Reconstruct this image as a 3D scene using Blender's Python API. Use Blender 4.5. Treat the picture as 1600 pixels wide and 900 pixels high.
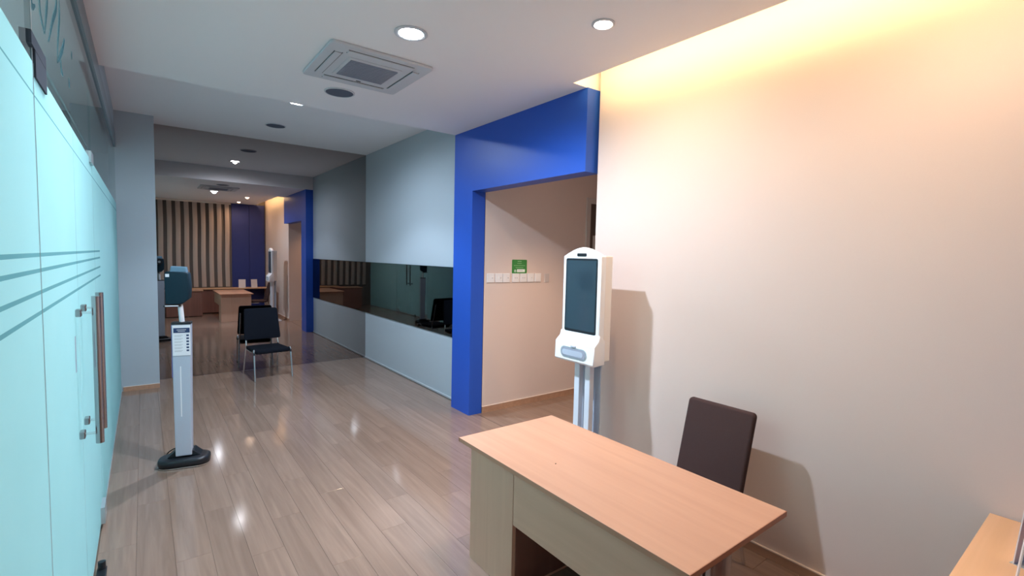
import bpy, bmesh, math, random
from mathutils import Vector, Matrix

# ---------------------------------------------------------------- camera, world, exposure
for o in list(bpy.data.objects):
    bpy.data.objects.remove(o)
S = bpy.context.scene
COL = S.collection
R = math.radians

F_PX, YAW, PITCH, ROLL, EYE = 755.5, 0.65215, -0.06441, 0.023115, 1.8
cam_data = bpy.data.cameras.new('camera')
cam_data.sensor_width = 36.0
cam_data.lens = F_PX / 1600 * 36.0
cam_data.clip_start = 0.02
cam = bpy.data.objects.new('camera', cam_data)
COL.objects.link(cam)
fw = Vector((math.sin(YAW) * math.cos(PITCH), math.cos(YAW) * math.cos(PITCH), math.sin(PITCH)))
r0 = Vector((math.cos(YAW), -math.sin(YAW), 0))
u0 = r0.cross(fw)
rr = r0 * math.cos(ROLL) + u0 * math.sin(ROLL)
uu = -r0 * math.sin(ROLL) + u0 * math.cos(ROLL)
M = Matrix((rr, uu, -fw)).transposed().to_4x4()
M.translation = (0, 0, EYE)
cam.matrix_world = M
S.camera = cam

world = bpy.data.worlds.new('world')
S.world = world
world.use_nodes = True
bg = world.node_tree.nodes['Background']
bg.inputs[0].default_value = (0.55, 0.72, 0.9, 1)
bg.inputs[1].default_value = 0.05

S.view_settings.view_transform = 'Standard'
S.view_settings.look = 'None'
S.view_settings.exposure = 1.16
S.view_settings.gamma = 1.0
S.view_settings.use_curve_mapping = False
S.cycles.use_denoising = True
S.cycles.max_bounces = 14
S.cycles.transparent_max_bounces = 16
S.cycles.sample_clamp_indirect = 6.0

COOL = (0.68, 0.82, 1.0)
WARM = (1.0, 0.70, 0.44)
AMBER = (1.0, 0.71, 0.34)
ORANGE = (1.0, 0.62, 0.34)

# main measures of the room (metres, camera stands at 0,0)
XG, XR, XW = -0.25, 3.0, 3.04           # glass front, beige wall, grey wall
YB, YP, YS, YM = -0.15, 2.80, 4.92, 8.14  # back wall, passage mouth, ceiling step, mirror
YPIL = 7.68
ZA, ZB = 3.18, 3.46                     # lower and higher ceiling
XC = 2.73                               # lip of the light cove
PY = 4.53                               # wall of the passage
XE = 6.0                                # end of the passage


def lamp(name, kind, loc, power, color, target=None, **kw):
    d = bpy.data.lights.new(name, kind)
    d.energy = power
    d.color = color
    for k, v in kw.items():
        setattr(d, k, v)
    o = bpy.data.objects.new(name, d)
    COL.objects.link(o)
    o.location = loc
    if target is not None:
        o.rotation_euler = (Vector(target) - Vector(loc)).to_track_quat('-Z', 'Y').to_euler()
    return o


# large area lights: the corridor tubes outside the glass, an added ceiling fill there, and the strip in the cove
P_CORR, P_CORR2, P_COVE = 11.5, 3, 7
lamp('corridor_light', 'AREA', (-1.35, 2.6, 3.05), P_CORR, (0.80, 0.95, 1.0), (-1.1, 2.6, 0),
     shape='RECTANGLE', size=0.5, size_y=2.6)
lamp('corridor_light_front', 'AREA', (-1.35, 0.3, 3.05), P_CORR2, (0.80, 0.95, 1.0), (-1.1, 0.3, 0),
     shape='RECTANGLE', size=0.5, size_y=1.2)
lamp('corridor_ceiling_fill', 'AREA', (-1.35, 2.6, 3.06), 16, (0.80, 0.95, 1.0), (-1.35, 2.6, 4.0),  # added upward fill that brightens the corridor ceiling, not a known fitting
     shape='RECTANGLE', size=0.3, size_y=2.6)
cove = lamp('cove_strip', 'AREA', (2.685, 1.35, 3.255), P_COVE, AMBER, None, shape='RECTANGLE', size=0.06, size_y=2.8)
cove.rotation_euler = (0, R(-75), 0)


# ---------------------------------------------------------------- materials
def new_mat(name):
    m = bpy.data.materials.new(name)
    m.use_nodes = True
    nt = m.node_tree
    return m, nt, nt.nodes['Principled BSDF']


def N(nt, kind, **props):
    n = nt.nodes.new(kind)
    for k, v in props.items():
        setattr(n, k, v)
    return n


def plain(name, color, rough=0.5, metal=0.0, bump=0.0, scale=200.0, coat=0.0, spec=0.5, var=0.04):
    m, nt, b = new_mat(name)
    tc = N(nt, 'ShaderNodeTexCoord')
    no = N(nt, 'ShaderNodeTexNoise')
    no.inputs['Scale'].default_value = scale
    no.inputs['Detail'].default_value = 3
    nt.links.new(tc.outputs['Object'], no.inputs['Vector'])
    mix = N(nt, 'ShaderNodeMix', data_type='RGBA')
    mix.inputs[6].default_value = (*[c * (1 - var) for c in color], 1)
    mix.inputs[7].default_value = (*[min(1, c * (1 + var)) for c in color], 1)
    nt.links.new(no.outputs['Fac'], mix.inputs[0])
    nt.links.new(mix.outputs[2], b.inputs['Base Color'])
    b.inputs['Roughness'].default_value = rough
    b.inputs['Metallic'].default_value = metal
    b.inputs['Coat Weight'].default_value = coat
    if bump:
        bp = N(nt, 'ShaderNodeBump')
        bp.inputs['Strength'].default_value = bump
        bp.inputs['Distance'].default_value = 0.002
        nt.links.new(no.outputs['Fac'], bp.inputs['Height'])
        nt.links.new(bp.outputs[0], b.inputs['Normal'])
    b.inputs['Specular IOR Level'].default_value = spec
    return m


def wood(name, ca, cb, axis='Y', rough=0.35, coat=0.0, rand=0.0, scale=1.0, spec=0.5):
    m, nt, b = new_mat(name)
    tc = N(nt, 'ShaderNodeTexCoord')
    mp = N(nt, 'ShaderNodeMapping')
    s = {'X': (1.2, 26, 26), 'Y': (26, 1.2, 26), 'Z': (26, 26, 1.2)}[axis]
    mp.inputs['Scale'].default_value = [v * scale for v in s]
    no = N(nt, 'ShaderNodeTexNoise')
    no.inputs['Scale'].default_value = 1.0
    no.inputs['Detail'].default_value = 5
    no.inputs['Roughness'].default_value = 0.6
    no.inputs['Distortion'].default_value = 0.6
    nt.links.new(tc.outputs['Object'], mp.inputs['Vector'])
    oi = N(nt, 'ShaderNodeObjectInfo')
    if rand:
        add = N(nt, 'ShaderNodeVectorMath', operation='ADD')
        sc = N(nt, 'ShaderNodeVectorMath', operation='SCALE')
        sc.inputs[0].default_value = (37, 53, 71)
        nt.links.new(oi.outputs['Random'], sc.inputs['Scale'])
        nt.links.new(mp.outputs[0], add.inputs[0])
        nt.links.new(sc.outputs[0], add.inputs[1])
        nt.links.new(add.outputs[0], no.inputs['Vector'])
    else:
        nt.links.new(mp.outputs[0], no.inputs['Vector'])
    rp = N(nt, 'ShaderNodeValToRGB')
    rp.color_ramp.elements[0].position = 0.3
    rp.color_ramp.elements[0].color = (*ca, 1)
    rp.color_ramp.elements[1].position = 0.7
    rp.color_ramp.elements[1].color = (*cb, 1)
    nt.links.new(no.outputs['Fac'], rp.inputs[0])
    if rand:
        hv = N(nt, 'ShaderNodeHueSaturation')
        mr = N(nt, 'ShaderNodeMapRange')
        mr.inputs['To Min'].default_value = 1 - rand
        mr.inputs['To Max'].default_value = 1 + rand
        nt.links.new(oi.outputs['Random'], mr.inputs['Value'])
        nt.links.new(mr.outputs[0], hv.inputs['Value'])
        nt.links.new(rp.outputs[0], hv.inputs['Color'])
        nt.links.new(hv.outputs[0], b.inputs['Base Color'])
    else:
        nt.links.new(rp.outputs[0], b.inputs['Base Color'])
    b.inputs['Roughness'].default_value = rough
    b.inputs['Coat Weight'].default_value = coat
    b.inputs['Specular IOR Level'].default_value = spec
    return m


def glass_mat():
    m, nt, b = new_mat('clear_glass')
    nt.nodes.remove(b)
    out = nt.nodes['Material Output']
    tr = N(nt, 'ShaderNodeBsdfTransparent')
    tr.inputs[0].default_value = (0.86, 0.95, 0.95, 1)
    gl = N(nt, 'ShaderNodeBsdfGlossy')
    gl.inputs['Roughness'].default_value = 0.01
    fr = N(nt, 'ShaderNodeFresnel')
    fr.inputs['IOR'].default_value = 1.45
    mx = N(nt, 'ShaderNodeMixShader')
    geo = N(nt, 'ShaderNodeNewGeometry')
    inv = N(nt, 'ShaderNodeMath', operation='SUBTRACT')
    inv.inputs[0].default_value = 1.0
    nt.links.new(geo.outputs['Backfacing'], inv.inputs[1])
    mul = N(nt, 'ShaderNodeMath', operation='MULTIPLY')
    nt.links.new(fr.outputs[0], mul.inputs[0])
    nt.links.new(inv.outputs[0], mul.inputs[1])
    nt.links.new(mul.outputs[0], mx.inputs[0])
    nt.links.new(tr.outputs[0], mx.inputs[1])
    nt.links.new(gl.outputs[0], mx.inputs[2])
    nt.links.new(mx.outputs[0], out.inputs[0])
    return m


def frost_mat(name='frosted_film', ca=(0.52, 0.80, 0.83), cb=(0.57, 0.84, 0.87)):
    m, nt, b = new_mat(name)
    nt.nodes.remove(b)
    out = nt.nodes['Material Output']
    tc = N(nt, 'ShaderNodeTexCoord')
    no = N(nt, 'ShaderNodeTexNoise')
    no.inputs['Scale'].default_value = 3.0
    nt.links.new(tc.outputs['Object'], no.inputs['Vector'])
    rp = N(nt, 'ShaderNodeValToRGB')
    rp.color_ramp.elements[0].color = (*ca, 1)
    rp.color_ramp.elements[1].color = (*cb, 1)
    nt.links.new(no.outputs['Fac'], rp.inputs[0])
    tl = N(nt, 'ShaderNodeBsdfTranslucent')
    df = N(nt, 'ShaderNodeBsdfDiffuse')
    nt.links.new(rp.outputs[0], tl.inputs[0])
    nt.links.new(rp.outputs[0], df.inputs[0])
    mx = N(nt, 'ShaderNodeMixShader')
    mx.inputs[0].default_value = 0.30
    nt.links.new(tl.outputs[0], mx.inputs[1])
    nt.links.new(df.outputs[0], mx.inputs[2])
    nt.links.new(mx.outputs[0], out.inputs[0])
    return m


def mirror_mat(name, color, rough=0.0):
    m, nt, b = new_mat(name)
    nt.nodes.remove(b)
    gl = N(nt, 'ShaderNodeBsdfGlossy')
    gl.inputs['Color'].default_value = (*color, 1)
    gl.inputs['Roughness'].default_value = rough
    nt.links.new(gl.outputs[0], nt.nodes['Material Output'].inputs[0])
    return m


def emit_mat(name, color, strength):
    m, nt, b = new_mat(name)
    b.inputs['Base Color'].default_value = (*color, 1)
    b.inputs['Emission Color'].default_value = (*color, 1)
    b.inputs['Emission Strength'].default_value = strength
    return m


MT = {
    'beige': plain('beige_wall_paint', (0.72, 0.60, 0.545), 0.55, bump=0.15, var=0.02),
    'grey': plain('blue_grey_wall_paint', (0.47, 0.53, 0.575), 0.45, bump=0.15, var=0.03),
    'pillar': plain('grey_pillar_paint', (0.42, 0.48, 0.52), 0.6, bump=0.15, var=0.03),
    'blue': plain('royal_blue_paint', (0.018, 0.095, 0.52), 0.4, bump=0.12, var=0.03),
    'ceiling': plain('white_ceiling_paint', (0.90, 0.865, 0.875), 0.8, bump=0.08, var=0.015),
    'dark_frame': plain('grey_metal_frame', (0.22, 0.26, 0.29), 0.4, 0.3),
    'corridor': plain('corridor_wall_paint', (0.84, 0.87, 0.88), 0.7),
    'corridor_floor': plain('corridor_floor_tile', (0.72, 0.74, 0.74), 0.4),
    'skirting': wood('skirting_wood', (0.42, 0.24, 0.15), (0.52, 0.31, 0.20), 'Y', 0.4),
    'skirt_top': plain('skirting_edge', (0.75, 0.62, 0.52), 0.4),
    'skirt_pale': plain('pale_edge_strip', (0.55, 0.58, 0.60), 0.4),
    'plank': wood('laminate_plank', (0.225, 0.148, 0.110), (0.29, 0.195, 0.147), 'Y', 0.11, rand=0.07, spec=0.5),
    'subfloor': plain('floor_joint', (0.17, 0.125, 0.10), 0.7),
    'glass': glass_mat(),
    'frost': frost_mat(),
    'mirror': mirror_mat('tinted_mirror', (0.42, 0.375, 0.36)),
    'band': mirror_mat('dark_glass_mirror', (0.24, 0.25, 0.25)),
    'edge_dark': plain('dark_edge', (0.03, 0.035, 0.04), 0.3),
    'chrome': plain('chrome', (0.80, 0.80, 0.82), 0.12, 1.0, var=0.01),
    'steel': plain('brushed_steel', (0.45, 0.42, 0.43), 0.25, 1.0, var=0.03),
    'patch': plain('patch_fitting_metal', (0.06, 0.075, 0.10), 0.7, 0.0, spec=0.15),
    'clip': plain('pale_metal', (0.55, 0.62, 0.65), 0.3, 0.6),
    'black_plastic': plain('black_plastic', (0.012, 0.015, 0.02), 0.35),
    'black_fabric': plain('black_fabric', (0.008, 0.010, 0.016), 0.9, bump=0.3, scale=500, spec=0.12),
    'brown_fabric': plain('brown_fabric', (0.060, 0.036, 0.035), 0.9, bump=0.5, scale=420, var=0.2, spec=0.15),
    'teal_plastic': plain('dark_teal_plastic', (0.006, 0.026, 0.042), 0.5, spec=0.25),
    'cap_blue': plain('blue_grey_plastic', (0.14, 0.26, 0.36), 0.4),
    'silver': plain('silver_paint', (0.48, 0.54, 0.64), 0.4, 0.1),
    'violet': plain('violet_blue_edge', (0.16, 0.16, 0.42), 0.4),
    'white_plastic': plain('white_plastic', (0.86, 0.88, 0.92), 0.35, var=0.01),
    'cream_plastic': plain('cream_white_plastic', (0.86, 0.82, 0.78), 0.4, var=0.01),
    'post_white': plain('white_post', (0.72, 0.76, 0.84), 0.4, var=0.01),
    'switch': plain('switch_white', (0.82, 0.81, 0.82), 0.4, var=0.01),
    'switch_grey': plain('switch_grey', (0.35, 0.35, 0.37), 0.5),
    'plate_beige': plain('painted_plate', (0.60, 0.54, 0.52), 0.5),
    'green': plain('green_card', (0.05, 0.26, 0.06), 0.5),
    'print_white': plain('print_white', (0.85, 0.9, 0.85), 0.6, var=0.01),
    'print_green': plain('print_pale_green', (0.35, 0.60, 0.33), 0.6, var=0.01),
    'print_navy': plain('print_navy', (0.02, 0.05, 0.14), 0.6),
    'print_grey': plain('print_grey', (0.55, 0.58, 0.62), 0.6),
    'paper': plain('white_paper', (0.82, 0.85, 0.90), 0.6, var=0.01),
    'screen': plain('black_screen', (0.030, 0.055, 0.075), 0.07),
    'beech': wood('beech_laminate_dimmed', (0.47, 0.255, 0.165), (0.53, 0.295, 0.19), 'Y', 0.42, scale=0.55, spec=0.3),  # desktop beech, darkened to offset the strong light falling on it
    'beech_x': wood('beech_laminate_counter', (0.66, 0.40, 0.22), (0.73, 0.45, 0.27), 'X', 0.42, scale=0.55, spec=0.3),
    'beech_v': wood('beech_upright_lightened', (0.70, 0.43, 0.30), (0.76, 0.48, 0.34), 'Z', 0.45, scale=0.7),  # same beech as the desktop, lightened where little light reaches the uprights
    'beech_h': wood('beech_apron_lightened', (0.69, 0.425, 0.295), (0.75, 0.475, 0.335), 'Y', 0.45, scale=0.7),  # same beech again, lightened in colour to brighten the apron
    'beech_edge': wood('beech_edge_band', (0.36, 0.15, 0.085), (0.44, 0.19, 0.11), 'X', 0.45),
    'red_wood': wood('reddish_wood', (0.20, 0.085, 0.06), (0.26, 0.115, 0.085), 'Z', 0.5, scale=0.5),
    'decal': plain('teal_decal', (0.05, 0.13, 0.155), 0.8, spec=0.1),
    'label': plain('mauve_label', (0.30, 0.33, 0.42), 0.6),
    'speaker': plain('speaker_cloth', (0.10, 0.12, 0.17), 0.7, bump=0.4, scale=600),
    'cassette': plain('cassette_white', (0.60, 0.61, 0.65), 0.5, var=0.01),
    'grille': plain('grille_grey', (0.30, 0.33, 0.40), 0.6),
    'led': emit_mat('led_cool', (0.86, 0.94, 1.0), 60),
    'led_small': emit_mat('led_cool_small', (0.86, 0.94, 1.0), 60),
    'led_warm': emit_mat('led_warm', (1.0, 0.82, 0.68), 30),
    'led_strip': emit_mat('led_strip_amber', (1.0, 0.62, 0.25), 4),
    'blind': plain('cream_blind_fabric', (0.78, 0.68, 0.62), 0.8),
    'blind_dark': plain('dark_backing', (0.15, 0.135, 0.125), 0.9),
    'navy': plain('navy_blue_board', (0.018, 0.035, 0.20), 0.6),
    'film_line': frost_mat('teal_film', (0.20, 0.42, 0.47), (0.24, 0.47, 0.52)),
    'door_dark': plain('dark_door', (0.10, 0.07, 0.06), 0.6),
    'door_pale': plain('pale_door_frame', (0.60, 0.55, 0.52), 0.5),
    'card': plain('cream_card', (0.80, 0.74, 0.74), 0.5),
    'cable': plain('black_cable', (0.03, 0.028, 0.02), 0.5),
    'crumb': plain('dark_speck', (0.03, 0.02, 0.015), 0.8),
}


# ---------------------------------------------------------------- mesh helpers
def box(bm, x0, x1, y0, y1, z0, z1, bev=0.0, seg=2):
    vs = [bm.verts.new(p) for p in ((x0, y0, z0), (x1, y0, z0), (x1, y1, z0), (x0, y1, z0),
                                    (x0, y0, z1), (x1, y0, z1), (x1, y1, z1), (x0, y1, z1))]
    fs = [bm.faces.new([vs[i] for i in f]) for f in
          ((3, 2, 1, 0), (4, 5, 6, 7), (0, 1, 5, 4), (1, 2, 6, 5), (2, 3, 7, 6), (3, 0, 4, 7))]
    if bev:
        es = list({e for f in fs for e in f.edges})
        bmesh.ops.bevel(bm, geom=es, offset=bev, segments=seg, profile=0.5, affect='EDGES')
    return bm


def prism(bm, pts, a0, a1, axis='Z', bev=0.0, seg=2):
    """extrude a closed outline; axis Z: pts=(x,y); X: pts=(y,z); Y: pts=(x,z)"""
    def P(p, a):
        return {'Z': (p[0], p[1], a), 'X': (a, p[0], p[1]), 'Y': (p[0], a, p[1])}[axis]
    lo = [bm.verts.new(P(p, a0)) for p in pts]
    hi = [bm.verts.new(P(p, a1)) for p in pts]
    n = len(pts)
    f1 = bm.faces.new(lo[::-1])
    f2 = bm.faces.new(hi)
    fs = [f1, f2] + [bm.faces.new((lo[i], lo[(i + 1) % n], hi[(i + 1) % n], hi[i])) for i in range(n)]
    bmesh.ops.recalc_face_normals(bm, faces=fs)
    if bev:
        es = list(set(f1.edges) | set(f2.edges))
        bmesh.ops.bevel(bm, geom=es, offset=bev, segments=seg, profile=0.5, affect='EDGES')
    return bm


def tube(bm, pts, rad, n=10, rads=None):
    pts = [Vector(p) for p in pts]
    rings = []
    prev = None
    for i, p in enumerate(pts):
        t = (pts[min(i + 1, len(pts) - 1)] - pts[max(i - 1, 0)]).normalized()
        if prev is None:
            a = Vector((0, 0, 1)) if abs(t.z) < 0.9 else Vector((1, 0, 0))
            u = t.cross(a).normalized()
        else:
            u = (prev - t * prev.dot(t)).normalized()
        prev = u
        v = t.cross(u)
        r = rads[i] if rads else rad
        rings.append([bm.verts.new(p + (u * math.cos(k * 2 * math.pi / n) + v * math.sin(k * 2 * math.pi / n)) * r)
                      for k in range(n)])
    fs = []
    for a, b in zip(rings, rings[1:]):
        for k in range(n):
            fs.append(bm.faces.new((a[k], a[(k + 1) % n], b[(k + 1) % n], b[k])))
    fs.append(bm.faces.new(rings[0][::-1]))
    fs.append(bm.faces.new(rings[-1]))
    bmesh.ops.recalc_face_normals(bm, faces=fs)
    return bm


def smooth_path(pts, n=6):
    """Catmull-Rom through the points"""
    P = [Vector(p) for p in pts]
    P = [P[0] * 2 - P[1]] + P + [P[-1] * 2 - P[-2]]
    out = []
    for i in range(1, len(P) - 2):
        for k in range(n):
            t = k / n
            a, b, c, d = P[i - 1:i + 3]
            out.append(0.5 * ((2 * b) + (c - a) * t + (2 * a - 5 * b + 4 * c - d) * t * t + (3 * b - a - 3 * c + d) * t ** 3))
    out.append(P[-2])
    return out


def lathe(bm, prof, n=28, center=(0, 0)):
    """prof: (r, z) rows, revolved about a vertical axis"""
    rings = []
    for r, z in prof:
        rings.append([bm.verts.new((center[0] + r * math.cos(k * 2 * math.pi / n), center[1] + r * math.sin(k * 2 * math.pi / n), z))
                      for k in range(n)])
    fs = []
    for a, b in zip(rings, rings[1:]):
        for k in range(n):
            fs.append(bm.faces.new((a[k], a[(k + 1) % n], b[(k + 1) % n], b[k])))
    fs.append(bm.faces.new(rings[0][::-1]))
    fs.append(bm.faces.new(rings[-1]))
    bmesh.ops.recalc_face_normals(bm, faces=fs)
    return bm


def rrect(x0, x1, y0, y1, r, n=5):
    out = []
    for cx, cy, a in ((x1 - r, y1 - r, 0), (x0 + r, y1 - r, 90), (x0 + r, y0 + r, 180), (x1 - r, y0 + r, 270)):
        for k in range(n + 1):
            t = R(a + 90 * k / n)
            out.append((cx + r * math.cos(t), cy + r * math.sin(t)))
    return out


def obj(name, bm, mat, parent=None, loc=None, smooth=None):
    me = bpy.data.meshes.new(name)
    bm.to_mesh(me)
    bm.free()
    me.materials.append(MT[mat] if isinstance(mat, str) else mat)
    if smooth:
        for p in me.polygons:
            p.use_smooth = True
        me.set_sharp_from_angle(angle=R(smooth))
    o = bpy.data.objects.new(name, me)
    COL.objects.link(o)
    if parent is not None:
        o.parent = parent
    if loc is not None:
        o.location = loc
    return o


def BM():
    return bmesh.new()


def bx(*a, **k):
    return box(BM(), *a, **k)


def tag(o, label, cat, group=None):
    o['label'] = label
    o['category'] = cat
    if group:
        o['group'] = group
    return o


def thing(name, label, cat, loc=(0, 0, 0), rz=0.0, group=None):
    o = bpy.data.objects.new(name, None)
    o.empty_display_size = 0.1
    COL.objects.link(o)
    o.location = loc
    o.rotation_euler = (0, 0, rz)
    return tag(o, label, cat, group)


def struct(name, bm, mat, parent=None, smooth=None):
    o = obj(name, bm, mat, parent, smooth=smooth)
    o['kind'] = 'structure'
    return o


def boxes(*bs):
    bm = BM()
    for b in bs:
        box(bm, *b)
    return bm


# ---------------------------------------------------------------- the room shell
floor = struct('floor', boxes((XG - 0.06, XR + 0.2, YB - 0.1, YM + 0.1, -0.12, -0.012),
                              (XR + 0.2, XE + 0.1, YP - 0.1, PY + 0.1, -0.12, -0.012)), 'subfloor')

# floor planks: one object each, sharing meshes by length
plank_mesh = {}


def plank(x0, x1, y0, y1):
    w, l = round(x1 - x0, 4), round(y1 - y0, 4)
    if (w, l) not in plank_mesh:
        g = 0.0005
        bm = BM()
        z1, c = 0.0, 0.0006
        lo = [(g, g), (w - g, g), (w - g, l - g), (g, l - g)]
        hi = [(g + c, g + c), (w - g - c, g + c), (w - g - c, l - g - c), (g + c, l - g - c)]
        a = [bm.verts.new((x, y, -0.012)) for x, y in lo]
        b = [bm.verts.new((x, y, z1 - c)) for x, y in lo]
        d = [bm.verts.new((x, y, z1)) for x, y in hi]
        bm.faces.new(d)
        for k in range(4):
            bm.faces.new((a[k], a[(k + 1) % 4], b[(k + 1) % 4], b[k]))
            bm.faces.new((b[k], b[(k + 1) % 4], d[(k + 1) % 4], d[k]))
        me = bpy.data.meshes.new('plank')
        bm.to_mesh(me)
        bm.free()
        me.materials.append(MT['plank'])
        plank_mesh[(w, l)] = me
    o = bpy.data.objects.new('plank', plank_mesh[(w, l)])
    COL.objects.link(o)
    o.parent = floor
    o.location = (x0, y0, 0)


def plank_field(X0, X1, Y0, Y1, off):
    x, i = X0, 0
    while x < X1 - 0.01:
        xe = min(x + 0.18, X1)
        y = Y0 - [0.0, 0.72, 0.36, 1.08, 0.54, 0.18, 0.9][(i + off) % 7]
        while y < Y1 - 0.01:
            ye = y + 1.26
            a, b = max(y, Y0), min(ye, Y1)
            if b - a > 0.03:
                plank(x, xe, a, b)
            y = ye
        x, i = xe, i + 1


plank_field(XG + 0.003, XR, YB, YM, 0)
plank_field(XR, XE, YP + 0.0, PY, 2)

# lower ceiling with its cove lip, the step, the higher ceiling
ceiling = struct('ceiling', boxes((XG - 0.06, 2.55, YB, YS, ZA, ZA + 0.30),
                                  (2.55, XC, YB, 2.84, ZA, ZA + 0.014),
                                  (2.55, XR + 0.2, 2.84, YS, ZA, ZA + 0.30)), 'ceiling')
struct('ceiling_high', boxes((XG - 0.06, XW + 0.1, YS, YM + 0.1, ZB, ZB + 0.1)), 'ceiling', ceiling)
struct('ceiling_cove', boxes((2.55, XR + 0.15, YB, 2.84, ZB, ZB + 0.1)), 'ceiling', ceiling)
strip_led = obj('light_strip', bx(2.575, 2.60, YB + 0.05, 2.78, ZA + 0.0145, ZA + 0.028), 'led_strip', ceiling)

# right wall (beige), its end face at the passage
wall_right = struct('wall_right', bx(XR, XR + 0.14, YB - 0.1, YP, -0.02, ZB + 0.05), 'beige')
# grey wall beyond the portal
wall_grey = struct('wall_grey', bx(XW, XW + 0.12, PY + 0.145, YM + 0.06, -0.02, ZB + 0.05), 'grey')
# passage: wall with the switches, end wall, low ceiling
struct('wall_passage', bx(XR + 0.055, XE, PY, PY + 0.14, -0.02, ZA), 'beige')
struct('wall_passage_end', bx(XE, XE + 0.1, YP - 0.1, PY + 0.14, -0.02, ZA), 'beige')
struct('wall_passage_side', bx(XR + 0.14, XE, YP - 0.12, YP, -0.02, ZA), 'beige')
struct('ceiling_passage', bx(XR + 0.14, XE, YP, PY, 3.08, 3.16), 'ceiling')
# back wall behind the camera
struct('wall_back', bx(XG - 0.06, XR + 0.14, YB - 0.12, YB, -0.02, ZB + 0.05), 'blind_dark')
# far wall behind the mirror
struct('wall_far', bx(XG - 0.06, XW + 0.1, YM + 0.012, YM + 0.12, -0.02, ZB + 0.05), 'grey')
# pillar beside the mirror
struct('wall_pillar', bx(XG - 0.06, 0.14, YPIL, YM + 0.012, -0.01, ZB), 'pillar')
# bulkhead above the glass front under the higher ceiling
struct('wall_left', boxes((XG - 0.10, XG, YS, YPIL, ZA, ZB)), 'pillar')

# blue portal: post and header
bm = BM()
prism(bm, [(YS, 0.0), (YS, ZA), (2.83, ZA), (2.83, 2.51), (4.53, 2.51), (4.53, 0.0)], 2.885, XW + 0.02, 'X')
struct('trim_1', bm, 'blue')

# skirtings
for nm, b, t in (('baseboard_right', (XR - 0.012, XR, YB, YP, 0, 0.055), (XR - 0.014, XR, YB, YP, 0.055, 0.062)),
                 ('baseboard_passage', (XR + 0.06, 4.65, PY - 0.012, PY, 0, 0.07), (XR + 0.06, 4.65, PY - 0.014, PY, 0.07, 0.076)),
                 ('baseboard_pillar', (XG + 0.02, 0.14, YPIL - 0.012, YPIL, 0, 0.055), (XG + 0.02, 0.14, YPIL - 0.013, YPIL, 0.055, 0.06))):
    bo = struct(nm, bx(*b), 'skirting')
    obj('top_edge', bx(*t), 'skirt_top', bo)
struct('baseboard_grey', bx(XW - 0.008, XW, YS + 0.002, YM, 0, 0.022), 'skirt_pale')

# passage door
dr = struct('door_2', boxes((4.66, 4.73, PY - 0.02, PY + 0.0, 0, 2.60), (5.63, 5.70, PY - 0.02, PY, 0, 2.60),
                            (4.73, 5.63, PY - 0.02, PY, 2.53, 2.60)), 'door_pale')
obj('door_leaf', bx(4.80, 5.60, PY - 0.012, PY, 0.01, 2.10, bev=0.003), 'door_pale', dr)
obj('transom_panel', bx(4.735, 5.625, PY - 0.006, PY, 2.11, 2.525), 'door_dark', dr)
obj('door_gap', bx(4.735, 4.795, PY - 0.004, PY, 0.005, 2.11), 'door_dark', dr)

# ---------------------------------------------------------------- corridor outside the glass
struct('floor_corridor', bx(-2.4, XG - 0.061, -2.0, 9.5, -0.12, 0.0), 'corridor_floor')
struct('ceiling_corridor', bx(-2.4, XG - 0.061, -2.0, 9.5, ZA, ZA + 0.1), 'ceiling')
struct('wall_corridor', bx(-2.5, -2.4, -2.0, 9.5, -0.1, ZA + 0.1), 'corridor')
struct('wall_corridor_end', bx(-2.4, XG - 0.061, 9.4, 9.5, -0.1, ZA + 0.1), 'corridor')
struct('wall_corridor_near', bx(-2.4, XG - 0.061, -2.1, -2.0, -0.1, ZA + 0.1), 'corridor')

# ---------------------------------------------------------------- glass front
GX0, GX1 = XG - 0.012, XG          # pane
FX = XG + 0.0008          # film, a thin foil stuck on the room face
SEGS = [(-0.15, 2.04, 0.0, 3.02), (4.13, YPIL, 0.0, 3.02)]
Z_D0, Z_D1 = 0.03, 2.385


def film(parent, y0, y1, z0, zs):
    for a, b in zs:
        bm = BM()
        bm.faces.new([bm.verts.new(p) for p in ((FX, y0, a), (FX, y1, a), (FX, y1, b), (FX, y0, b))])
        obj('frosted_film', bm, 'frost', parent)
    for (a0, b0), (a1, b1) in zip(zs, zs[1:]):
        bm = BM()
        bm.faces.new([bm.verts.new(p) for p in ((FX, y0, b0), (FX, y1, b0), (FX, y1, a1), (FX, y0, a1))])
        obj('teal_line', bm, 'film_line', parent)


BANDS_NEAR = [(1.605, 1.654), (1.666, 1.720), (1.732, 1.767), (1.779, 2.246), (2.252, 2.345)]
win = struct('window_1', bx(GX0, GX1, -0.15, 2.043, 0.012, 3.02), 'glass')
film(win, -0.15, 2.040, 0, [(0.012, 1.593)] + BANDS_NEAR)
obj('pane_edge', bx(GX0 - 0.001, GX1 + 0.001, 2.0435, 2.047, 0.012, 3.02), 'clip', win)
win2 = struct('window_2', bx(GX0, GX1, 4.132, YPIL, 0.012, 3.02), 'glass')
film(win2, 4.135, 4.62, 0, [(0.012, 1.593)] + BANDS_NEAR)
film(win2, 4.62, YPIL, 0, [(0.012, 2.245), (2.253, 2.345)])
win3 = struct('window_3', bx(GX0, GX1, 2.052, 4.128, 2.40, 3.02), 'glass')
obj('pane_edge', bx(GX0 - 0.001, GX1 + 0.001, 2.0480, 2.0515, 2.40, 3.02), 'skirt_top', win3)
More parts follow.
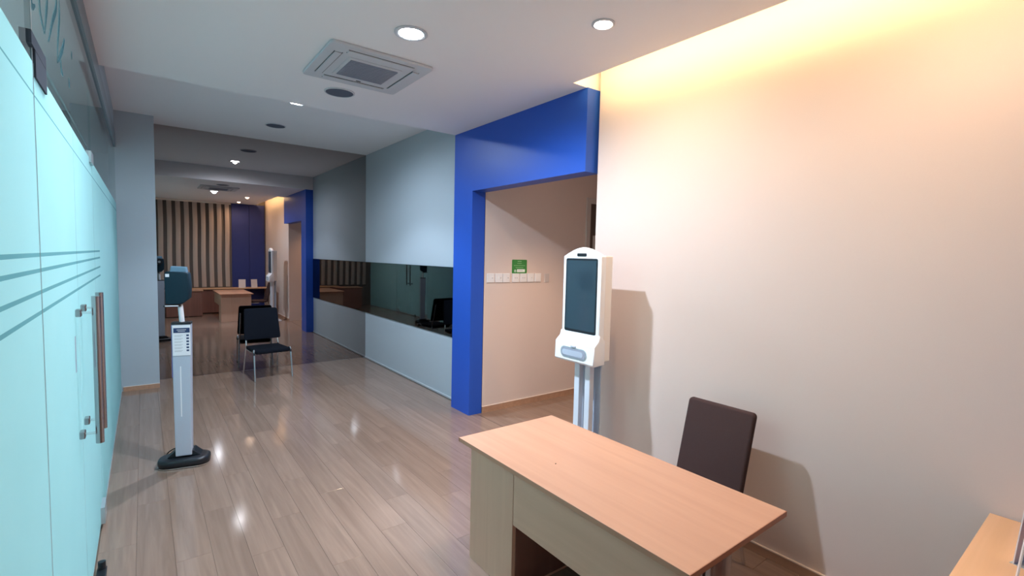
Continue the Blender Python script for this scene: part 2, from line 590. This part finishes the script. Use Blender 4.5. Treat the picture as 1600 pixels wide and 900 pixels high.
STROKES = [[(2.228, 2.80), (2.226, 2.640), (2.232, 2.56), (2.313, 2.516)], [(2.42, 2.80), (2.404, 2.663), (2.357, 2.585), (2.313, 2.516)],
           [(2.67, 2.80), (2.644, 2.729), (2.517, 2.627), (2.397, 2.517)],
           [(2.745, 2.80), (2.734, 2.725), (2.667, 2.615), (2.622, 2.513)],
           [(2.885, 2.688), (2.779, 2.606), (2.622, 2.513)], [(2.726, 2.557), (2.736, 2.522), (2.793, 2.509)],
           [(2.045, 2.66), (2.055, 2.58), (2.075, 2.519), (2.134, 2.54)], [(3.001, 2.56), (3.01, 2.53), (3.017, 2.514)],
           [(3.156, 2.724), (3.15, 2.70), (3.146, 2.68)]]
for st in STROKES:                     # brush-like lettering stuck on the transom glass
    pts = smooth_path([(0, a, b) for a, b in st], 5)
    bm = BM()
    lo, hi = [], []
    n = len(pts)
    for i, p in enumerate(pts):
        t = (pts[min(i + 1, n - 1)] - pts[max(i - 1, 0)]).normalized()
        nrm = Vector((0, -t.z, t.y))
        w = 0.003 + 0.011 * math.sin(math.pi * min(1, 0.12 + 0.85 * i / (n - 1)))
        lo.append(bm.verts.new((XG + 0.0012, p.y - nrm.y * w, p.z - nrm.z * w)))
        hi.append(bm.verts.new((XG + 0.0012, p.y + nrm.y * w, p.z + nrm.z * w)))
    for i in range(n - 1):
        bm.faces.new((lo[i], lo[i + 1], hi[i + 1], hi[i]))
    obj('letter_stroke', bm, 'decal', win3)
# rail along the top of the glass
struct('trim_2', bx(XG - 0.03, XG + 0.012, YB, YPIL, 3.02, ZA - 0.001), 'dark_frame')
struct('trim_3', bx(GX0 - 0.01, GX1 + 0.006, YB, 2.043, 0.0, 0.012), 'clip')
struct('trim_4', bx(GX0 - 0.01, GX1 + 0.006, 4.132, YPIL, 0.0, 0.012), 'clip')


def glass_door(name, y0, y1, hy):
    d = struct(name, bx(GX0, GX1, y0, y1, Z_D0, Z_D1), 'glass')
    film(d, y0 + 0.001, y1 - 0.001, 0, [(Z_D0, 1.593)] + BANDS_NEAR)
    hx = XG + 0.072
    h = obj('handle', tube(BM(), [(hx, hy, 0.885), (hx, hy, 1.575)], 0.016, 14), 'steel', d, smooth=40)
    for z in (0.935, 1.50):
        bm = tube(BM(), [(XG + 0.004, hy, z), (hx - 0.012, hy, z)], 0.006, 10)
        obj('standoff', bm, 'chrome', h, smooth=40)
        obj('mount', bx(XG + 0.001, XG + 0.022, hy - 0.024, hy + 0.024, z - 0.017, z + 0.017, bev=0.004), 'steel', h)
    return d


d1 = glass_door('door_1', 2.055, 3.065, 2.93)
d3 = glass_door('door_3', 3.071, 4.125, 3.16)
obj('lock_label', bx(XG, XG + 0.001, 2.872, 2.905, 1.235, 1.40), 'label', d1)
obj('top_patch', boxes((XG - 0.02, XG + 0.006, 2.06, 2.27, 2.305, 2.384)), 'patch', d1)
obj('top_patch', boxes((XG - 0.03, XG + 0.012, 3.93, 4.10, 2.315, 2.384)), 'clip', d3)
obj('bottom_patch', boxes((XG - 0.03, XG + 0.022, 3.95, 4.12, 0.03, 0.135)), 'clip', d3)
obj('bottom_patch', boxes((XG - 0.03, XG + 0.012, 2.06, 2.27, 0.03, 0.11)), 'clip', d1)
obj('over_panel_patch', bx(XG - 0.02, XG + 0.006, 2.0, 2.27, 2.386, 2.425), 'patch', win3)
fsn = thing('floor_spring', 'small black floor stop at the foot of the frosted glass door', 'door stop', (XG + 0.032, 3.32, 0))
obj('base', bx(-0.022, 0.022, -0.12, 0.12, 0, 0.014, bev=0.004), 'black_plastic', fsn)
obj('knob', tube(BM(), [(0, 0.10, 0.014), (0, 0.10, 0.055)], 0.018, 14), 'black_plastic', fsn, smooth=40)

# ---------------------------------------------------------------- mirror and dark band
mir = obj('wall_mirror', bx(0.142, XW - 0.0005, YM, YM + 0.01, 0.001, ZB - 0.001), 'mirror')
tag(mir, 'dark tinted mirror filling the far wall from floor to ceiling', 'mirror')
band = obj('glass_band', bx(XW - 0.009, XW - 0.001, YS + 0.001, YM - 0.001, 0.79, 1.652), 'band')
tag(band, 'dark glossy glass band running along the grey wall at waist height', 'mirror')
obj('edge_strip', boxes((XW - 0.010, XW - 0.001, YS + 0.001, YM - 0.001, 0.786, 0.79), (XW - 0.010, XW - 0.001, YS + 0.001, YM - 0.001, 1.652, 1.656)), 'edge_dark', band)


# ---------------------------------------------------------------- ceiling fittings
def downlight(x, y, z, label, mat, r=0.055, group=None):
    t = thing('downlight', label, 'ceiling light', (x, y, z), 0, group)
    obj('trim_ring', lathe(BM(), [(r * 1.05, 0.0), (r * 1.35, -0.001), (r * 1.38, -0.006), (r * 1.1, -0.010), (r * 1.0, -0.004)], 28), 'cassette', t, smooth=50)
    obj('lens', lathe(BM(), [(0.001, -0.009), (r * 0.8, -0.008), (r * 0.98, -0.0045)], 28), mat, t, smooth=50)
    return t


def spot(name, loc, power, color, angle=110, blend=0.35, r=0.035, spill=0.0):
    if spill:
        lamp('downlight_spill', 'SPOT', loc, power * spill, color, (loc[0], loc[1], 0), spot_size=R(172), spot_blend=0.6, shadow_soft_size=r)
    d = lamp(name, 'SPOT', loc, power, color, (loc[0], loc[1], 0), spot_size=R(angle), spot_blend=blend, shadow_soft_size=r)
    return d


P_L1, P_L3, P_W, P_PASS = 165, 110, 7, 95
downlight(1.36, 2.88, ZA, 'brightest white round ceiling light, between air conditioner and camera', 'led', 0.075)
spot('downlight_beam', (1.36, 2.88, ZA - 0.012), P_L1, COOL, 104, 0.9, r=0.05, spill=0.95)
downlight(1.40, 5.85, ZB, 'small white ceiling light beyond the air conditioner, on the higher ceiling', 'led_small', 0.07)
spot('downlight_beam', (1.40, 5.85, ZB - 0.012), P_L3, COOL, 114, 0.35, spill=0.9)
downlight(2.18, 2.03, ZA, 'warm round ceiling light next to the glowing cove', 'led_warm', 0.05)
spot('downlight_beam', (2.18, 2.03, ZA - 0.012), P_W, WARM, 100, 0.9, spill=5.0)
downlight(2.20, 0.50, ZA, 'warm ceiling light nearer the striped wall, seen only in the mirror', 'led_warm', 0.05)
spot('downlight_beam', (2.20, 0.50, ZA - 0.012), P_W, WARM, 100, 0.9, spill=5.0)


downlight(3.75, 3.45, 3.08, 'warm ceiling light in the passage behind the blue portal, out of view', 'led_warm', 0.05)
spot('downlight_beam', (3.75, 3.45, 3.068), P_PASS, ORANGE, 96, 0.8)


def speaker(x, y, z, label, r=0.125):
    t = thing('ceiling_speaker', label, 'speaker', (x, y, z), 0)
    obj('rim', lathe(BM(), [(r * 0.9, 0.0), (r, 0.0), (r, -0.006), (r * 0.93, -0.010), (r * 0.90, -0.006)], 36), 'cassette', t, smooth=50)
    obj('grille', lathe(BM(), [(0.001, -0.012), (r * 0.6, -0.011), (r * 0.9, -0.0075)], 36), 'speaker', t, smooth=50)


speaker(1.375, 4.31, ZA, 'round dark ceiling speaker close beside the air conditioner')
speaker(1.43, 7.1, ZB, 'round grey ceiling speaker near the mirror wall')

ac = thing('ceiling_air_conditioner', 'square white ceiling cassette air conditioner with grey grille', 'air conditioner', (1.365, 3.645, ZA))
obj('panel', prism(BM(), rrect(-0.37, 0.37, -0.37, 0.37, 0.03), -0.022, 0.0, 'Z', bev=0.006), 'cassette', ac)
g = obj('intake_frame', prism(BM(), rrect(-0.20, 0.20, -0.20, 0.20, 0.02), -0.027, -0.022, 'Z', bev=0.002), 'cassette', ac)
gr = BM()
box(gr, -0.175, 0.175, -0.165, 0.165, -0.029, -0.0275)
obj('intake_mesh', gr, 'grille', g)
for k in range(16):
    obj('grille_slat', bx(-0.175, 0.175, -0.16 + k * 0.0207, -0.152 + k * 0.0207, -0.034, -0.029), 'grille', g)
for k in range(4):
    a = k * math.pi / 2
    fl = obj('louver', bx(-0.235, 0.235, 0.262, 0.308, -0.029, -0.0235, bev=0.002), 'cassette', ac)
    fl.rotation_euler = (0, 0, a)
    sl = obj('louver_slot', boxes((-0.24, 0.24, 0.255, 0.261, -0.0235, -0.022), (-0.24, 0.24, 0.309, 0.313, -0.0235, -0.022)), 'edge_dark', fl)
obj('indicator', bx(0.0, 0.035, 0.225, 0.240, -0.0245, -0.022), 'edge_dark', ac)

# ---------------------------------------------------------------- sockets and sign in the passage
SW = [(3.145, 'r', 'leftmost white switch plate of the row, next to the blue post'),
      (3.262, 'r', 'second white switch plate from the blue post'),
      (3.368, 'r', 'third white switch plate, last of the left group of three'),
      (3.508, 'd', 'white switch plate under the left half of the green notice'),
      (3.622, 'd', 'white switch plate under the right half of the green notice'),
      (3.735, 's', 'white switch plate just right of the green notice, second from right end'),
      (3.850, '0', 'rightmost white switch plate of the row, without marks')]
for x, kind, lab in SW:
    t = thing('light_switch', lab, 'switch', (x, PY, 1.553), 0, 'white switch plates in a row on the passage wall')
    obj('plate', bx(-0.050, 0.050, -0.011, 0, -0.052, 0.052, bev=0.003), 'switch', t)
    if kind == 'r':
        obj('rocker', bx(-0.002, 0.030, -0.0135, -0.0105, -0.022, 0.022, bev=0.001), 'switch', t)
        obj('marker', bx(0.014, 0.028, -0.0145, -0.0134, -0.004, 0.003), 'switch_grey', t)
    elif kind == 'd':
        for dx in (-0.014, 0.014):
            obj('rocker', bx(dx - 0.012, dx + 0.012, -0.0135, -0.0105, -0.022, 0.022, bev=0.001), 'switch', t)
            obj('marker', bx(dx - 0.006, dx + 0.006, -0.0145, -0.0134, -0.004, 0.002), 'switch_grey', t)
    elif kind == 's':
        obj('rocker', bx(-0.015, 0.022, -0.0135, -0.0105, -0.022, 0.022, bev=0.001), 'switch', t)
        obj('marker', bx(0.010, 0.016, -0.0145, -0.0134, -0.004, 0.003), 'switch_grey', t)
    else:
        obj('rocker', bx(-0.034, 0.034, -0.0135, -0.0105, -0.034, 0.034, bev=0.001), 'switch', t)
tag(obj('blank_plate', bx(3.965, 4.035, PY - 0.006, PY, 1.495, 1.60, bev=0.002), 'plate_beige'),
    'faint wall coloured cover plate right of the switch row', 'plate')
sg = thing('notice_card', 'small green notice card stuck above the white switches', 'sign', (3.563, PY, 1.686))
obj('card', prism(BM(), rrect(-0.112, 0.112, -0.082, 0.082, 0.012), -0.003, 0, 'Y'), 'green', sg)
for z, w, h in ((0.062, 0.030, 0.008), (0.038, 0.034, 0.006), (0.012, 0.085, 0.0055), (-0.013, 0.058, 0.0055)):
    n = max(3, int(w * 100))
    bm = BM()
    for k in range(n):
        a = -w + 2 * w * k / n
        box(bm, a, a + 2 * w / n * 0.8, -0.0042, -0.003, z - h / 2, z + h / 2)
    o = obj('text_line', bm, 'print_green', sg)
obj('white_box', bx(-0.038, 0.082, -0.0042, -0.003, -0.066, -0.032), 'print_white', sg)
obj('box_mark', bx(-0.030, 0.052, -0.0052, -0.0042, -0.052, -0.044), 'print_grey', sg)
bm = BM()
for k in range(3):
    a = R(90 + 120 * k)
    b = R(90 + 120 * (k + 1))
    p, q = Vector((math.cos(a), 0, math.sin(a))) * 0.019, Vector((math.cos(b), 0, math.sin(b))) * 0.019
    c = Vector((-0.066, -0.004, -0.052))
    tube(bm, [c + p * 0.85 + q * 0.15, c + p * 0.25 + q * 0.75], 0.0035, 6)
obj('recycling_mark', bm, 'print_white', sg)

# ---------------------------------------------------------------- back wall: striped blind and blue boards (seen in the mirror)
vb = thing('vertical_blind', 'cream vertical blind of wavy strips across the back wall, seen in mirror', 'blind', (0, YB, 0))
obj('head_rail', bx(-0.10, 2.07, 0.03, 0.09, 3.13, 3.178, bev=0.004), 'blind', vb)
bm0 = BM()
nz, nx, wv = 14, 6, 0.112
rows = []
for i in range(nz + 1):
    z = 0.73 + (3.13 - 0.73) * i / nz
    row = []
    for j in range(nx + 1):
        s = j / nx - 0.5
        row.append(bm0.verts.new((s * wv + 0.006 * math.sin(z * 3.1), 0.075 - 0.04 * s * s + 0.004 * math.sin(z * 5), z)))
    rows.append(row)
fs = []
for a, b in zip(rows, rows[1:]):
    for j in range(nx):
        fs.append(bm0.faces.new((a[j], a[j + 1], b[j + 1], b[j])))
bmesh.ops.solidify(bm0, geom=fs, thickness=0.005)
slat0 = obj('slat', bm0, 'blind', vb, smooth=60)
for k in range(11):
    s = slat0 if k == 0 else slat0.copy()
    if k:
        COL.objects.link(s)
        s.parent = vb
    s.location = (0.0 + 0.197 * k, 0, 0)
for k, (a, b, lab) in enumerate(((2.09, 2.545, 'blue wall board beside the striped blind, in the mirror'),
                                 (2.552, 2.965, 'blue wall board nearer the orange-lit corner, in the mirror'))):
    t = obj('blue_board', bx(a, b, YB + 0.001, YB + 0.031, 0.02, ZA - 0.01, bev=0.003), 'navy')
    tag(t, lab, 'board', 'blue boards on the back wall')


# ---------------------------------------------------------------- desks
dk = thing('desk', 'beech writing desk in the foreground, brown chair behind it', 'desk', (1.49, 0.895, 0))
L, W = 1.545, 0.745
obj('desktop', bx(0, W, 0, L, 0.684, 0.709, bev=0.0015), 'beech', dk)
for y in (-0.002, L):
    obj('edge_band', bx(-0.0015, W + 0.0015, y, y + 0.002, 0.6845, 0.7085), 'beech_edge', dk)
obj('end_panel', bx(0.03, W - 0.04, L - 0.50, L - 0.09, 0.0, 0.684, bev=0.0015), 'beech_v', dk)
obj('apron', bx(0.032, 0.050, 0.04, L - 0.502, 0.388, 0.684, bev=0.001), 'beech_h', dk)
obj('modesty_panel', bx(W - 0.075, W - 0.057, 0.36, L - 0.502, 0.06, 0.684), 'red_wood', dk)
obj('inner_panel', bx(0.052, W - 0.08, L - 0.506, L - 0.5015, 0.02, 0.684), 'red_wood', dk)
bm = BM()
pts = [(0.47 + 0.075 * math.cos(t), 0.155 + 0.05 * math.sin(t)) for t in [k * 2 * math.pi / 24 for k in range(24)]]
prism(bm, pts, 0.03, 0.62, 'Z')
obj('leg', bm, 'steel', dk, smooth=40)
obj('leg_bracket', prism(BM(), rrect(0.375, 0.60, 0.10, 0.23, 0.03), 0.62, 0.684, 'Z', bev=0.006), 'black_plastic', dk)
obj('foot', bx(0.18, 0.70, 0.115, 0.195, 0.0, 0.03, bev=0.008), 'black_plastic', dk)
cr = BM()
lathe(cr, [(0.0035, 0.0), (0.004, 0.0012), (0.002, 0.0022)], 8)
o = obj('crumb', cr, 'crumb', loc=(1.72, 1.835, 0.709))
o.rotation_euler = (0, 0, 0.4)
o.scale = (1.5, 0.8, 1)
tag(o, 'tiny dark speck lying on the beech desktop', 'speck')

ct = thing('counter', 'pale beech counter top in the bottom right corner against the wall', 'desk', (0.95, YB + 0.035, 0))
CW, CD = XR - 0.016 - 0.95, 0.355 - (YB + 0.035)
obj('countertop', bx(0, CW, 0, CD, 0.684, 0.709, bev=0.0015), 'beech_x', ct)
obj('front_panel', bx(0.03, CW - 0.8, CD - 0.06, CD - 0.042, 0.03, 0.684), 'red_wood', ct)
for x in (0.02, CW - 0.045):
    obj('side_panel', bx(x, x + 0.022, 0.02, CD - 0.07, 0.0, 0.684), 'beech_v', ct)

d2 = thing('side_desk', 'second beech desk below the view, its top seen in the mirror', 'desk', (0.42, 0.42, 0))
obj('desktop', bx(0, 0.85, 0, 0.52, 0.684, 0.709, bev=0.0015), 'beech', d2)
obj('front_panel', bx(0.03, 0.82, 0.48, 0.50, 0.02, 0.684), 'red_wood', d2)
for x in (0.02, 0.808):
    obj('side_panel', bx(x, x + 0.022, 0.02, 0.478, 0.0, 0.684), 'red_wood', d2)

for k, (x, lab) in enumerate(((2.30, 'left white card stand on the corner counter in the mirror, farther from wall'),
                              (2.62, 'white card stand at the right edge of the photo, on the corner counter'))):
    t = thing('card_stand', lab, 'card stand', (x, 0.20, 0.709), R((4, -18)[k]), 'white card stands on the corner counter')
    bm = BM()
    prism(bm, [(0.000, 0.003), (0.004, 0.003), (-0.016, 0.245), (-0.020, 0.245)], -0.09, 0.09, 'X')
    obj('card', bm, 'card', t)
    obj('foot_strip', bx(-0.09, 0.09, -0.06, 0.012, 0.0, 0.003), 'clip', t)


# ---------------------------------------------------------------- chairs
def cushion(w, d, h, nx=10, ny=10, round_=0.035, puff=0.012, taper=0.0, front=0.0):
    """rounded pad, centred in x, from y=0 to d, z=0 to h"""
    bm = BM()
    prism(bm, rrect(-w / 2, w / 2, 0, d, round_, 6), 0, h, 'Z', bev=min(h * 0.45, 0.02), seg=4)
    for v in bm.verts:
        x, y, z = v.co
        t = y / d
        v.co.x = x * (1 - taper * t)
        v.co.z += puff * (1 - (2 * x / w) ** 2) * (1 - (2 * t - 1) ** 2) * (1 if z > h / 2 else -0.2)
        v.co.y -= front * (1 - (2 * x / w) ** 2) * (1 - t)
    return bm


# black stacking chair by the mirror, facing the camera
ch = thing('black_chair', 'black padded chair with chrome legs standing in front of the mirror', 'chair', (1.405, 7.655, 0), R(7))
obj('seat', cushion(0.47, 0.48, 0.056, taper=0.06, front=0.05), 'black_fabric', ch, (0, -0.265, 0.368), smooth=60)
bk = BM()
prism(bk, rrect(-0.245, 0.245, 0.0, 0.45, 0.03, 6), -0.02, 0.022, 'Y', bev=0.014, seg=4)
for v in bk.verts:
    x, y, z = v.co
    v.co.x *= 1.02 - 0.10 * z / 0.45
    v.co.y += 0.03 * (2 * x / 0.49) ** 2 * -1 + 0.17 * z
obj('backrest', bk, 'black_fabric', ch, (0, 0.225, 0.505), smooth=60)
for s in (-1, 1):
    obj('front_leg', tube(BM(), smooth_path([(s * 0.248, -0.285, 0.0), (s * 0.243, -0.235, 0.38), (s * 0.237, -0.205, 0.415), (s * 0.228, -0.12, 0.385)]), 0.011), 'chrome', ch, smooth=50)
    obj('rear_leg', tube(BM(), smooth_path([(s * 0.235, 0.30, 0.0), (s * 0.222, 0.215, 0.38), (s * 0.218, 0.21, 0.45), (s * 0.21, 0.25, 0.60), (s * 0.20, 0.31, 0.85)]), 0.011), 'chrome', ch, smooth=50)
    obj('leg_cap', tube(BM(), [(s * 0.243, -0.243, 0.355), (s * 0.2405, -0.232, 0.39)], 0.0145, 12), 'black_plastic', ch, smooth=50)
    obj('seat_rail', tube(BM(), [(s * 0.212, -0.20, 0.365), (s * 0.205, 0.21, 0.365)], 0.009), 'chrome', ch, smooth=50)
obj('cross_bar', tube(BM(), [(-0.205, 0.20, 0.36), (0.205, 0.20, 0.36)], 0.009), 'chrome', ch, smooth=50)

# brown chair behind the desk, facing the desk (towards -x)
bc = thing('brown_chair', 'dark brown upholstered chair between the desk and the beige wall', 'chair', (2.47, 1.525, 0), R(-90))
# local: x across, y backwards (local +y -> world +x)
obj('seat', cushion(0.43, 0.42, 0.055), 'brown_fabric', bc, (0, -0.21, 0.40), smooth=60)
bk = BM()
prism(bk, rrect(-0.215, 0.215, 0.0, 0.53, 0.028, 6), -0.02, 0.025, 'Y', bev=0.018, seg=4)
for v in bk.verts:
    x, y, z = v.co
    t = z / 0.53
    v.co.x *= 0.985 + 0.01 * t
    v.co.y += 0.14 * t + 0.02 * math.sin(t * math.pi)
    v.co.z -= 0.012 * t * (1 - (2 * x / 0.43) ** 2)
obj('backrest', bk, 'brown_fabric', bc, (0, 0.19, 0.40), smooth=60)
for s in (-1, 1):
    obj('front_leg', tube(BM(), smooth_path([(s * 0.19, -0.20, 0.0), (s * 0.19, -0.19, 0.36), (s * 0.185, -0.15, 0.39), (s * 0.18, 0.0, 0.39)]), 0.011), 'chrome', bc, smooth=50)
    obj('rear_leg', tube(BM(), smooth_path([(s * 0.18, 0.345, 0.0), (s * 0.18, 0.22, 0.36), (s * 0.175, 0.20, 0.40), (s * 0.165, 0.23, 0.55)]), 0.011), 'chrome', bc, smooth=50)
obj('cross_bar', tube(BM(), [(-0.18, 0.0, 0.385), (0.18, 0.0, 0.385)], 0.009), 'chrome', bc, smooth=50)

# ---------------------------------------------------------------- sanitiser stand by the glass
st = thing('sanitiser_stand', 'slim silver sanitiser stand with dark dispenser head beside the glass door', 'dispenser', (0.245, 4.80, 0), R(-12))
bm = BM()
prism(bm, rrect(-0.185, 0.185, -0.115, 0.105, 0.09, 8), 0.012, 0.072, 'Z', bev=0.02, seg=3)
obj('base', bm, 'black_plastic', st, smooth=50)
obj('base_trim', prism(BM(), rrect(-0.182, 0.182, -0.112, 0.102, 0.088, 8), 0.004, 0.012, 'Z'), 'chrome', st)
obj('base_pad', prism(BM(), rrect(-0.18, 0.18, -0.11, 0.10, 0.086, 8), 0.0, 0.004, 'Z'), 'black_plastic', st)
obj('base_hump', prism(BM(), [(-0.12, 0.072), (0.12, 0.072), (0.07, 0.12), (-0.07, 0.12)], -0.035, 0.085, 'Y', bev=0.006), 'black_plastic', st)
bm = BM()
box(bm, -0.066, 0.066, -0.05, 0.035, 0.085, 1.185, bev=0.006)
for v in bm.verts:
    v.co.x *= 0.86 + 0.14 * v.co.z / 1.185
col = obj('column', bm, 'silver', st)
obj('side_strip', boxes((-0.0685, -0.064, -0.047, 0.03, 0.75, 1.183)), 'violet', st)
obj('groove', bx(-0.012, -0.005, -0.0512, -0.0495, 0.42, 0.84), 'white_plastic', st)
obj('top_cap', bx(-0.068, 0.068, -0.053, 0.037, 1.185, 1.203, bev=0.004), 'black_plastic', st)
sb = obj('sign_panel', bx(-0.060, 0.064, -0.0545, -0.0505, 0.93, 1.180), 'paper', st)
obj('sign_header', bx(-0.052, 0.060, -0.0555, -0.0545, 1.118, 1.158), 'print_navy', sb)
obj('header_text', boxes((-0.030, 0.036, -0.0562, -0.0555, 1.140, 1.146), (-0.022, 0.028, -0.0562, -0.0555, 1.128, 1.133)), 'print_grey', sb)
for z in (1.095, 1.070, 1.045, 1.020, 0.995, 0.970):
    obj('text_line', boxes((-0.046, 0.012, -0.0553, -0.0545, z, z + 0.004), (-0.046, 0.002, -0.0553, -0.0545, z - 0.008, z - 0.004)), 'print_grey', sb)
    obj('icon', bx(0.036, 0.054, -0.0555, -0.0545, z - 0.006, z + 0.008, bev=0.0003), 'print_navy', sb)
obj('neck', tube(BM(), [(0.0, 0.0, 1.203), (-0.010, 0.0, 1.345)], 0.019, 16), 'white_plastic', st, smooth=50)
obj('drip_tray', prism(BM(), rrect(-0.115, 0.0, -0.075, 0.075, 0.02), 1.332, 1.345, 'Z', bev=0.003), 'black_plastic', st)
obj('tray_edge', bx(-0.10, -0.01, -0.079, -0.075, 1.338, 1.346), 'white_plastic', st)
bm = BM()
prism(bm, [(-0.098, 1.355), (-0.02, 1.350), (0.02, 1.360), (0.062, 1.400), (0.068, 1.50), (0.060, 1.60), (0.05, 1.612), (-0.092, 1.618), (-0.104, 1.60)], -0.075, 0.06, 'Y', bev=0.010, seg=3)
hd = obj('dispenser_body', bm, 'teal_plastic', st, smooth=50)
obj('lid', prism(BM(), [(-0.07, 1.612), (0.045, 1.612), (0.038, 1.655), (-0.062, 1.660)], -0.05, 0.04, 'Y', bev=0.006), 'cap_blue', st)
obj('sticker', bx(-0.094, -0.068, -0.0765, -0.0745, 1.575, 1.600), 'paper', hd)
obj('sensor_ring', tube(BM(), [(-0.02, 0.06, 1.55), (-0.02, 0.085, 1.55)], 0.055, 20), 'black_plastic', hd, smooth=40)
obj('sensor_eye', tube(BM(), [(-0.02, 0.085, 1.55), (-0.02, 0.089, 1.55)], 0.022, 16), 'clip', hd, smooth=40)
obj('cable', tube(BM(), smooth_path([(-0.03, 0.07, 0.10), (-0.08, 0.12, 0.10), (-0.135, 0.13, 0.07), (-0.165, 0.115, 0.02), (-0.17, 0.12, 0.006)]), 0.005, 8), 'cable', st, smooth=50)

# ---------------------------------------------------------------- white screen kiosk at the wall end
ki = thing('advertising_kiosk', 'white floor kiosk with black portrait screen and sanitiser bay by beige wall', 'kiosk', (2.60, 2.555, 0))
# local: front faces -x; y across (width), thickness along +x
bm = BM()
out = [(-0.195, 1.20), (0.195, 1.20), (0.195, 1.815)]
for k in range(1, 12):
    t = k / 12
    out.append((0.195 - 0.39 * t, 1.815 + 0.050 * math.sin(math.pi * t) + 0.018 * (1 - abs(2 * t - 1))))
out.append((-0.195, 1.815))
prism(bm, out, 0.0, 0.055, 'X', bev=0.008, seg=3)
body = obj('front_shell', bm, 'white_plastic', ki, smooth=40)
obj('rear_shell', bx(0.055, 0.135, -0.185, 0.185, 1.045, 1.822, bev=0.008), 'cream_plastic', ki)
sc = obj('screen', prism(BM(), rrect(-0.162, 0.162, 1.243, 1.800, 0.014), -0.003, 0.0, 'X'), 'black_plastic', body)
obj('display', bx(-0.0036, -0.003, -0.150, 0.150, 1.262, 1.785), 'screen', sc)
obj('camera_slot', prism(BM(), rrect(-0.048, 0.048, 1.815, 1.838, 0.007), -0.003, 0.0, 'X'), 'black_plastic', body)
bm = BM()
prism(bm, [(0.0, 1.245), (-0.012, 1.205), (-0.055, 1.165), (-0.060, 1.035), (-0.045, 1.020), (0.06, 1.028), (0.06, 1.205)], -0.205, 0.205, 'Y', bev=0.008, seg=3)
bay = obj('sanitiser_bay', bm, 'white_plastic', ki, smooth=40)
obj('bay_rim', prism(BM(), rrect(-0.135, 0.135, 1.052, 1.135, 0.04, 7), -0.0625, -0.056, 'X'), 'clip', bay)
obj('bay_recess_shade', prism(BM(), rrect(-0.127, 0.127, 1.060, 1.128, 0.033, 7), -0.0640, -0.0620, 'X'), 'grille', bay)  # flat grey plate, the shade of the recess put into its colour
obj('bay_tray', prism(BM(), rrect(-0.10, 0.115, 1.070, 1.112, 0.02, 6), -0.0655, -0.0640, 'X'), 'silver', bay)
obj('nozzle', bx(-0.072, -0.058, -0.022, 0.022, 1.138, 1.150, bev=0.003), 'silver', bay)
obj('lettering', boxes((-0.003, 0.0, -0.055, -0.010, 1.222, 1.232), (-0.003, 0.0, 0.0, 0.05, 1.222, 1.232)), 'print_grey', body)
for y in (0.035, -0.075):
    obj('post', bx(0.02, 0.065, y - 0.026, y + 0.026, 0.02, 1.05, bev=0.004), 'post_white', ki)
obj('rear_post', bx(0.115, 0.125, -0.12, 0.09, 0.02, 1.05), 'silver', ki)
obj('base_plate', prism(BM(), rrect(-0.22, 0.24, -0.225, 0.205, 0.03), 0.0, 0.02, 'Z', bev=0.004), 'post_white', ki)
